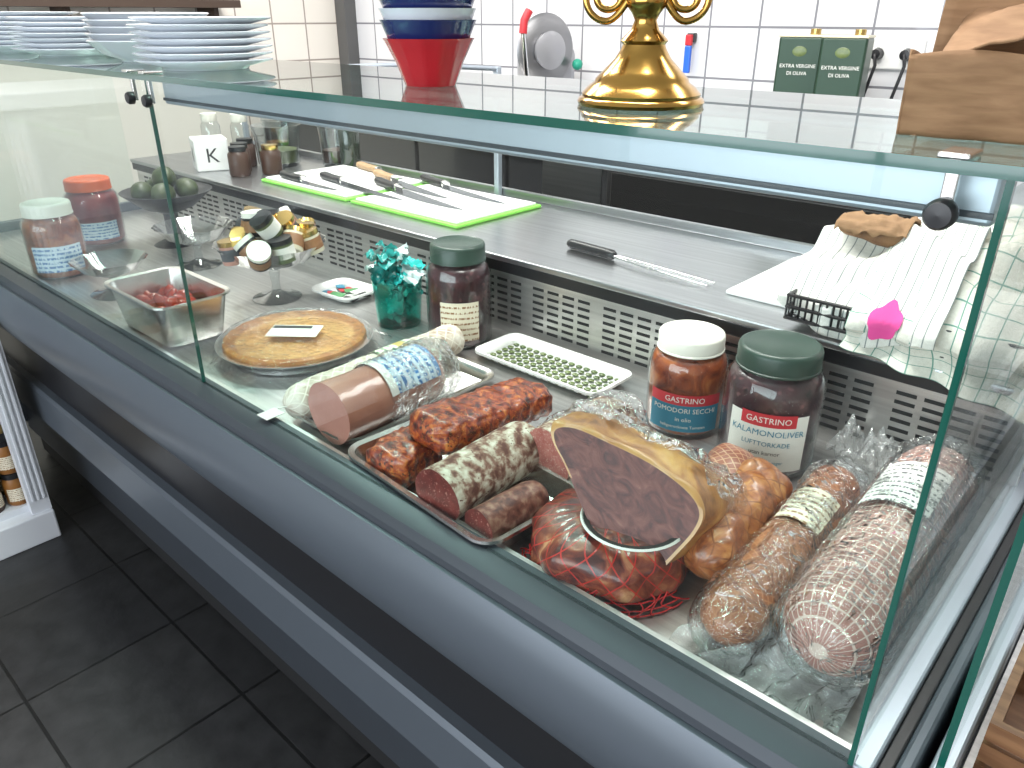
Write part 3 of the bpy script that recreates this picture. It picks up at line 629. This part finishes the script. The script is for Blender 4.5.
bb=grp('black_footed_bowl',(-2.23,.44,DZ)); lathe('bowl',[(0,0),(.06,0),(.02,.02),(.02,.09),(.07,.11),(.125,.155),(.12,.155),(.07,.12),(0,.11)],black,bb,seg=48)
av=mott('avocado_skin',[(.3,(.015,.022,.008)),(.7,(.05,.07,.02))],scale=60,rough=.5,bump=.6)
ag=grp('avocados',(0,0,.155),parent=bb)
for i,(xx,yy,zz) in enumerate(((-.05,0,.0),(.045,-.03,0),(.02,.05,.0),(0,-.0,.035),(-.02,-.06,-.0))): blob('avocado_%d'%i,.036,av,ag,(xx,yy,zz),(random.random()*2,1.4,random.random()*3),(.85,.85,1.2),.003,30)
wt=grp('white_price_tag_tray',(-1.475,.49,DZ),(0,0,rad(4))); pan('tray',.13,.10,.02,white,wt,rim=.005,t=.002)
for i in range(10):
    box('tag_%d'%i,-.018,.018,-.010,.010,0,.0015,[inkteal,inkred,inkgreen,paper,ink][i%5],wt,loc=(-.045+.022*(i%5),-.022+.045*(i//5),.006+.0018*(i%3)),rot=(.1,.05,random.random()*3))
tg=grp('teal_glass_cup',(-1.245,.465,DZ)); tealg=glass('teal_glass',(.30,.85,.80),boost=1.5,veil=0)
lathe('cup',[(0,0),(.046,0),(.048,.004),(.054,.10),(.055,.103),(.052,.10),(.045,.008),(0,.007)],tealg,tg,seg=40)
tg2=grp('wrapped_sweets',(0,0,.01),parent=tg)
tw=[plain('wrapper_teal',(.03,.50,.47),.25,.2),plain('wrapper_silver',(.60,.72,.70),.25,.3),plain('wrapper_dark_teal',(.01,.24,.22),.3)]
for i in range(34):
    a=random.random()*6.28; rr=random.uniform(0,.032 if i<22 else .045); z=.012+i*.0042
    sheet('wrapper_%d'%i,8,8,crum(.048,.038,.018,i*3.1,3),tw[i%3],tg2,(rr*math.cos(a),rr*math.sin(a),z),(random.uniform(-1.2,1.2),random.uniform(-1.2,1.2),a))
og=grp('white_serving_tray',(-.838,.492,DZ)); pan('tray',.285,.112,.02,white,og,rim=.006,cr=.015,t=.002)
grn=mott('green_olive',[(.3,(.06,.10,.025)),(.7,(.14,.18,.055))],scale=50,rough=.3,bump=.1,coat=.3)
bm=bmesh.new()
for i in range(15):
    for j in range(6):
        m_=Matrix.Translation((-.125+i*.0178,-.042+j*.0168,.0060))@Matrix.Diagonal((1.15,.95,.4,1)); bmesh.ops.create_icosphere(bm,subdivisions=2,radius=.0062,matrix=m_)
me=bpy.data.meshes.new('green_olives'); bm.to_mesh(me); bm.free(); me.materials.append(grn); [setattr(p,'use_smooth',True) for p in me.polygons]
o=bpy.data.objects.new('green_olives',me); o.parent=og; COL.objects.link(o)
# ------------------------------------------------------------ on the ledge
gb=plain('board_green',(.20,.58,.07),.45)
def board(name,x0,x1,y0,y1,g0):
    g=grp(name,((x0+x1)/2,(y0+y1)/2,LZ)); a,b=(x1-x0)/2,(y1-y0)/2
    box('green_edge',-a,a,-b,b,0,.008,g0,g,.003); box('white_face',-a+.01,a-.01,-b+.01,b-.01,.0075,.0135,white,g,.002); return g
cb1=board('cutting_board',-1.645,-1.25,.65,.945,gb); cb2=board('cutting_board',-2.07,-1.665,.65,.945,gb)
blade=plain('blade_steel',(.22,.23,.25),.25,1); hw=mott('knife_handle_wood',[(.3,(.28,.16,.08)),(.7,(.45,.30,.17))],scale=20,rough=.5,stretch=(1,6,6))
def knife(name,loc,ang,bl,hm_,w=.034):
    g=grp(name,loc,(0,0,ang)); k=12; top=[(bl*i/k, w/2) for i in range(k+1)]; 
    low=[(bl*i/k, -w/2+w*(i/k)**2.5) for i in range(k+1)]
    V=[(x,y,.003) for x,y in top]+[(x,y,.003) for x,y in low]+[(x,y,.001) for x,y in top]+[(x,y,.001) for x,y in low]; K=k+1; Fc=[]
    for i in range(k): Fc+=[(i,K+i,K+i+1,i+1),(2*K+i,2*K+i+1,3*K+i+1,3*K+i),(i,i+1,2*K+i+1,2*K+i),(K+i,3*K+i,3*K+i+1,K+i+1)]
    mk('blade',V,Fc,blade,g,smooth=False); lathe('bolster',[(0,-.004),(.011,-.004),(.011,.006),(0,.006)],chrome,g,(0,0,.010),(0,rad(90),0),seg=16)
    log('handle',.12,.012,[hm_],g,loc=(-.122,0,.011),rot=(0,rad(90),0),ex=3,sx=.75,sy=1.1,bend=.002,seg=20,rings=16,e0=.6,e1=.4)
bz=LZ+.0136
knife('chefs_knife',(-1.62,.79,bz),rad(-12),.29,black,.040); knife('chefs_knife',(-1.72,.86,bz),rad(-14),.27,hw,.038); knife('carving_knife',(-1.56,.905,bz),rad(-12),.26,black,.030)
knife('bread_knife',(-1.80,.745,bz),rad(-8),.28,black,.032); knife('paring_knife',(-1.86,.915,bz),rad(-10),.13,hw,.02); knife('boning_knife',(-1.90,.685,bz),rad(-4),.16,black,.02)
sp=grp('serving_tongs',(-.97,.70,LZ+.001),(0,0,rad(-5)))
log('handle',.13,.010,[black],sp,loc=(0,0,.010),rot=(0,rad(90),0),seg=16,rings=12)
for s in (-1,1): tube('prong_%d'%(s+1),[(.12,s*.003,.009),(.2,s*.010,.006),(.35,s*.011,.004)],.0028,chrome,sp)
board('white_cutting_board',-.585,-.27,.655,.93,white)
bk2=grp('black_wire_basket',(-.27,.655,LZ+.014))
for z in (0.004,.022,.04):
    tube('ring_%d'%int(z*1000),[(-.17,-.085,z),(.16,-.085,z),(.16,.12,z),(-.17,.12,z)],.003,black,bk2,cyc=True)
for i in range(34):
    xx=-.17+i*.010; tube('wire_%d'%i,[(xx,-.085,.04),(xx,-.085,.003),(xx,.12,.003),(xx,.12,.04)],.0018,black,bk2)
for i in range(20):
    yy=-.085+i*.0108; tube('cross_%d'%i,[(-.17,yy,.04),(-.17,yy,.003),(.16,yy,.003),(.16,yy,.04)],.0018,black,bk2)
towel=mott('tea_towel_cloth',[(.3,(.58,.56,.50)),(.7,(.68,.66,.60))],scale=200,rough=.9,bump=.4,bdist=.001,net=((.14,.28,.23),11,17,.035,False))
tstripe=mott('tea_towel_striped',[(.3,(.60,.59,.55)),(.7,(.69,.68,.64))],scale=200,rough=.9,bump=.4,bdist=.001,net=((.22,.24,.24),16,0,.06,False))
pinkm=plain('pink_print',(.62,.06,.26),.9)
tt=grp('checked_tea_towel')
def fold(x,y,s):
    w=noise.noise(Vector((x*7,y*7,s)))
    return .020*noise.noise(Vector((x*15,y*11,s)))+.011*math.sin(y*58+x*38+5*w)+.008*abs(math.sin(x*48-y*22+3*w))-.004
def tf(u,v):
    x=-.345+.255*u+.012*noise.noise(Vector((u*3,v*3,4)))
    s=v
    if s<.22:
        k=s/.22; y=.549+.012*math.sin(k*3)+.008*math.sin(x*80); z=.885+.070*k+.045*(1-u)*(1-k)*.9
    else:
        k=(s-.22)/.78; y=.560+.34*k+.008*math.sin(x*80)*(1-min(1,k*4)); z=.955+.130*math.sin(math.pi*(.05+.68*k))*(.74+.28*math.sin(math.pi*u))
        z+=fold(x,y,0)*min(1,k*4)
    return (x,y,z)
sheet('cloth',110,130,tf,towel,tt,thick=.002)
def tf2(u,v):
    x=-.462+.240*u
    if v<.16:
        k=v/.16; y=.590-.050*u+.006*math.sin(x*85); z=.961-(.042*(.25+.75*math.sin(math.pi*min(1,u*1.1))))*(1-k)
    else:
        k=(v-.16)/.84; y=.590-.050*u+.25*k+.006*math.sin(x*85)*(1-k)
        z=.957+.118*math.sin(math.pi*(.02+.70*k))*(.66+.40*u)+fold(x,y,7)*.9*min(1,k*5)
    return (x,y,z+.004)
sheet('striped_fold',100,100,tf2,tstripe,tt,thick=.002)
def pk(u,v):
    a=u*6.283; rr=v*(1+.12*math.sin(a*5)); q=tf2(min(1,.70+.085*rr*math.cos(a)),max(0,.15+.105*rr*math.sin(a))); return (q[0],q[1]-.004,q[2]+.003)
sheet('pink_print',40,10,pk,pinkm,tt)
pp=grp('bread_in_paper',(0,0,0),parent=tt)
log('bread',.13,.026,[mott('bread_crust',[(.3,(.10,.04,.015)),(.7,(.28,.14,.05))],scale=20,rough=.7)],pp,loc=(-.43,.700,LZ+.138),rot=(0,rad(94),rad(8)),sx=.6,nz=.006)
sheet('paper_wrap',20,16,lambda u,v:(-.425+.10*u,.70+.02*u+.034*math.cos(math.pi*v),LZ+.138+.020*math.sin(math.pi*v)+.008*noise.noise(Vector((u*8,v*8,3)))),kraft,pp,thick=.001)
kb=grp('white_lettered_tin',(-2.37,.66,LZ),(0,0,rad(-20))); box('tin',-.05,.05,-.05,.05,0,.095,white,kb,.004); flattext('letter','K',.06,ink,kb,(.0,-.0505,.045),(rad(90),0,0)); flattext('letter_side','K',.06,ink,kb,(.0505,0,.045),(rad(90),0,rad(90)))
for i,(xx,yy,cm) in enumerate(((-2.50,.74,lidw),(-2.42,.80,lidw),(-2.26,.70,black),(-2.20,.66,black),(-2.33,.76,black),(-2.16,.745,gold))):
    g=grp('seasoning_jar',(xx,yy,LZ)); hh=.15 if i<2 else .085; lathe('body',[(0,0),(.028,0),(.03,.004),(.03,hh*.75),(.022,hh*.85)],jm[2] if i>1 else thin,g,seg=28); lathe('cap',[(.023,hh*.83),(.025,hh*.85),(.025,hh),(0,hh*1.02)],cm,g,seg=28)
for i,(xx,yy) in enumerate(((-2.27,.84),(-2.13,.955),(-2.42,.93))):
    g=grp('glass_storage_jar',(xx,yy,LZ)); k=1 if i==0 else .6
    lathe('jar',[(0,0),(.06*k,0),(.066*k,.01),(.07*k,.09),(.078*k,.125),(.075*k,.125),(.064*k,.09),(.06*k,.012),(0,.008)],thin,g); lathe('contents',[(0,.01),(.058*k,.012),(.062*k,.05),(0,.055)],[mott('green_pickles',[(.3,(.03,.045,.012)),(.7,(.10,.12,.03))],scale=30,rough=.4),jm[2],jm[0]][i],g)
g=grp('oil_bottle',(-2.06,.965,LZ)); lathe('bottle',[(0,0),(.03,0),(.032,.004),(.032,.13),(.012,.165),(.012,.20),(0,.20)],plain('bottle_dark',(.012,.02,.012),.1,coat=.6),g,seg=32); lathe('cap',[(.013,.198),(.013,.215),(0,.216)],gold,g,seg=24)
# ------------------------------------------------------------ back counter items
bz2=.9702
def can(name,loc,rz):
    g=grp(name,loc,(0,0,rz)); dg=plain('can_dark_green',(.018,.045,.026),.35,.2)
    box('can_body',-.062,.062,-.05,.05,0,.33,dg,g,.006); box('top_rim',-.064,.064,-.052,.052,.328,.335,plain('tin_rim',(.5,.45,.3),.3,.8),g,.002)
    flattext('label_text','EXTRA VERGINE',.014,paper,g,(0,-.0505,.25),(rad(90),0,0)); flattext('label_text_2','DI OLIVA',.014,paper,g,(0,-.0505,.23),(rad(90),0,0))
    blob('olive_emblem',.022,grn,g,(0,-.049,.29),(0,0,0),(1,.12,.7)); lathe('cap',[(0,0),(.015,0),(.015,.015),(0,.016)],gold,g,(.03,0,.335),seg=20)
can('olive_oil_can',(-.912,1.88,bz2),rad(10)); can('olive_oil_can',(-1.050,1.90,bz2),rad(14))
so=grp('wall_socket',(-.85,2.099,1.25)); box('plate',-.085,.085,-.012,0,-.042,.042,white,so,.004)
for i,s in enumerate((-.042,.042)):
    lathe('recess_%d'%i,[(0,0),(.02,0),(.022,.003),(.019,.004),(.018,.001),(0,.001)],white,so,(s,-.012,0),(rad(90),0,0),seg=24)
    lathe('plug_%d'%i,[(0,0),(.016,0),(.014,.03),(0,.032)],black,so,(s,-.014,0),(rad(90),0,0),seg=20)
    tube('cable_%d'%i,[(s,-.045,0),(s+.01,-.055,-.03),(s-.01,-.05,-.12),(s-.02,-.04,-.275)],.005,black,so)
kn=grp('wall_knife_hook',(-1.54,2.099,1.22)); box('hook_plate',-.015,.015,-.02,0,.05,.08,black,kn,.003)
box('blue_handle',-.012,.012,-.035,-.02,-.05,.04,plain('handle_blue',(.02,.12,.6),.4),kn,.004); box('red_collar',-.012,.012,-.035,-.02,.04,.075,inkred,kn,.003)
sl=grp('meat_slicer',(-2.05,1.84,bz2),(0,0,rad(75)))
grm=plain('slicer_enamel',(.36,.36,.38),.3,.4)
box('base',-.18,.18,-.15,.15,0,.10,grm,sl,.02); box('motor_housing',-.02,.16,-.05,.12,.10,.28,grm,sl,.03); lathe('blade',[(0,0),(.12,0),(.125,.002),(.115,.012),(.05,.016),(0,.018)],plain('slicer_blade',(.30,.30,.31),.4,1),sl,(0,-.06,.27),(rad(90),0,0),seg=64)
lathe('blade_cover',[(0,0),(.06,0),(.065,.02),(.04,.03),(0,.03)],grm,sl,(0,-.078,.27),(rad(90),0,0),seg=48)
box('carriage',-.2,.02,-.2,-.10,.11,.13,pansteel,sl,.004); tube('handle_rod',[(-.15,-.18,.13),(-.19,-.2,.33)],.008,chrome,sl); tube('red_handle',[(-.19,-.2,.33),(-.185,-.2,.37),(-.165,-.2,.40)],.014,inkred,sl); blob('green_knob',.02,plain('knob_green',(.02,.3,.2),.4),sl,(.12,-.1,.22))
# ------------------------------------------------------------ lights / world
w=bpy.data.worlds.new('world'); S.world=w; w.use_nodes=True
bgn=w.node_tree.nodes['Background']; bgn.inputs[0].default_value=(.80,.90,1,1); bgn.inputs[1].default_value=1.6
def area(name,loc,rot,sx,sy,e,col=(1,1,1)):
    l=bpy.data.lights.new(name,'AREA'); l.shape='RECTANGLE'; l.size=sx; l.size_y=sy; l.energy=e; l.color=col
    o=bpy.data.objects.new(name,l); o.location=loc; o.rotation_euler=rot; COL.objects.link(o); return o
area('ceiling_lamp',(-1.1,.25,2.6),(0,0,0),1.8,.3,66,(1,.975,.94))
area('ceiling_lamp',(-2.6,.9,2.6),(0,0,0),.9,.3,46,(1,.975,.94))
area('ceiling_lamp',(-.2,1.3,2.6),(0,0,0),1.2,.3,26,(1,.975,.94))
area('window_light',(-.5,-3.12,1.6),(rad(80),0,rad(0)),4,1.7,115,(.90,.95,1))
# ------------------------------------------------------------ camera
cd=bpy.data.cameras.new('camera'); cd.lens=769/1024*36; cd.sensor_width=36; cd.clip_start=.02
co=bpy.data.objects.new('camera',cd); co.location=(0,-.53,1.355); co.rotation_euler=(rad(90-25.6),0,rad(42.5)); COL.objects.link(co); S.camera=co
S.view_settings.view_transform='Standard'
S.view_settings.exposure=.02
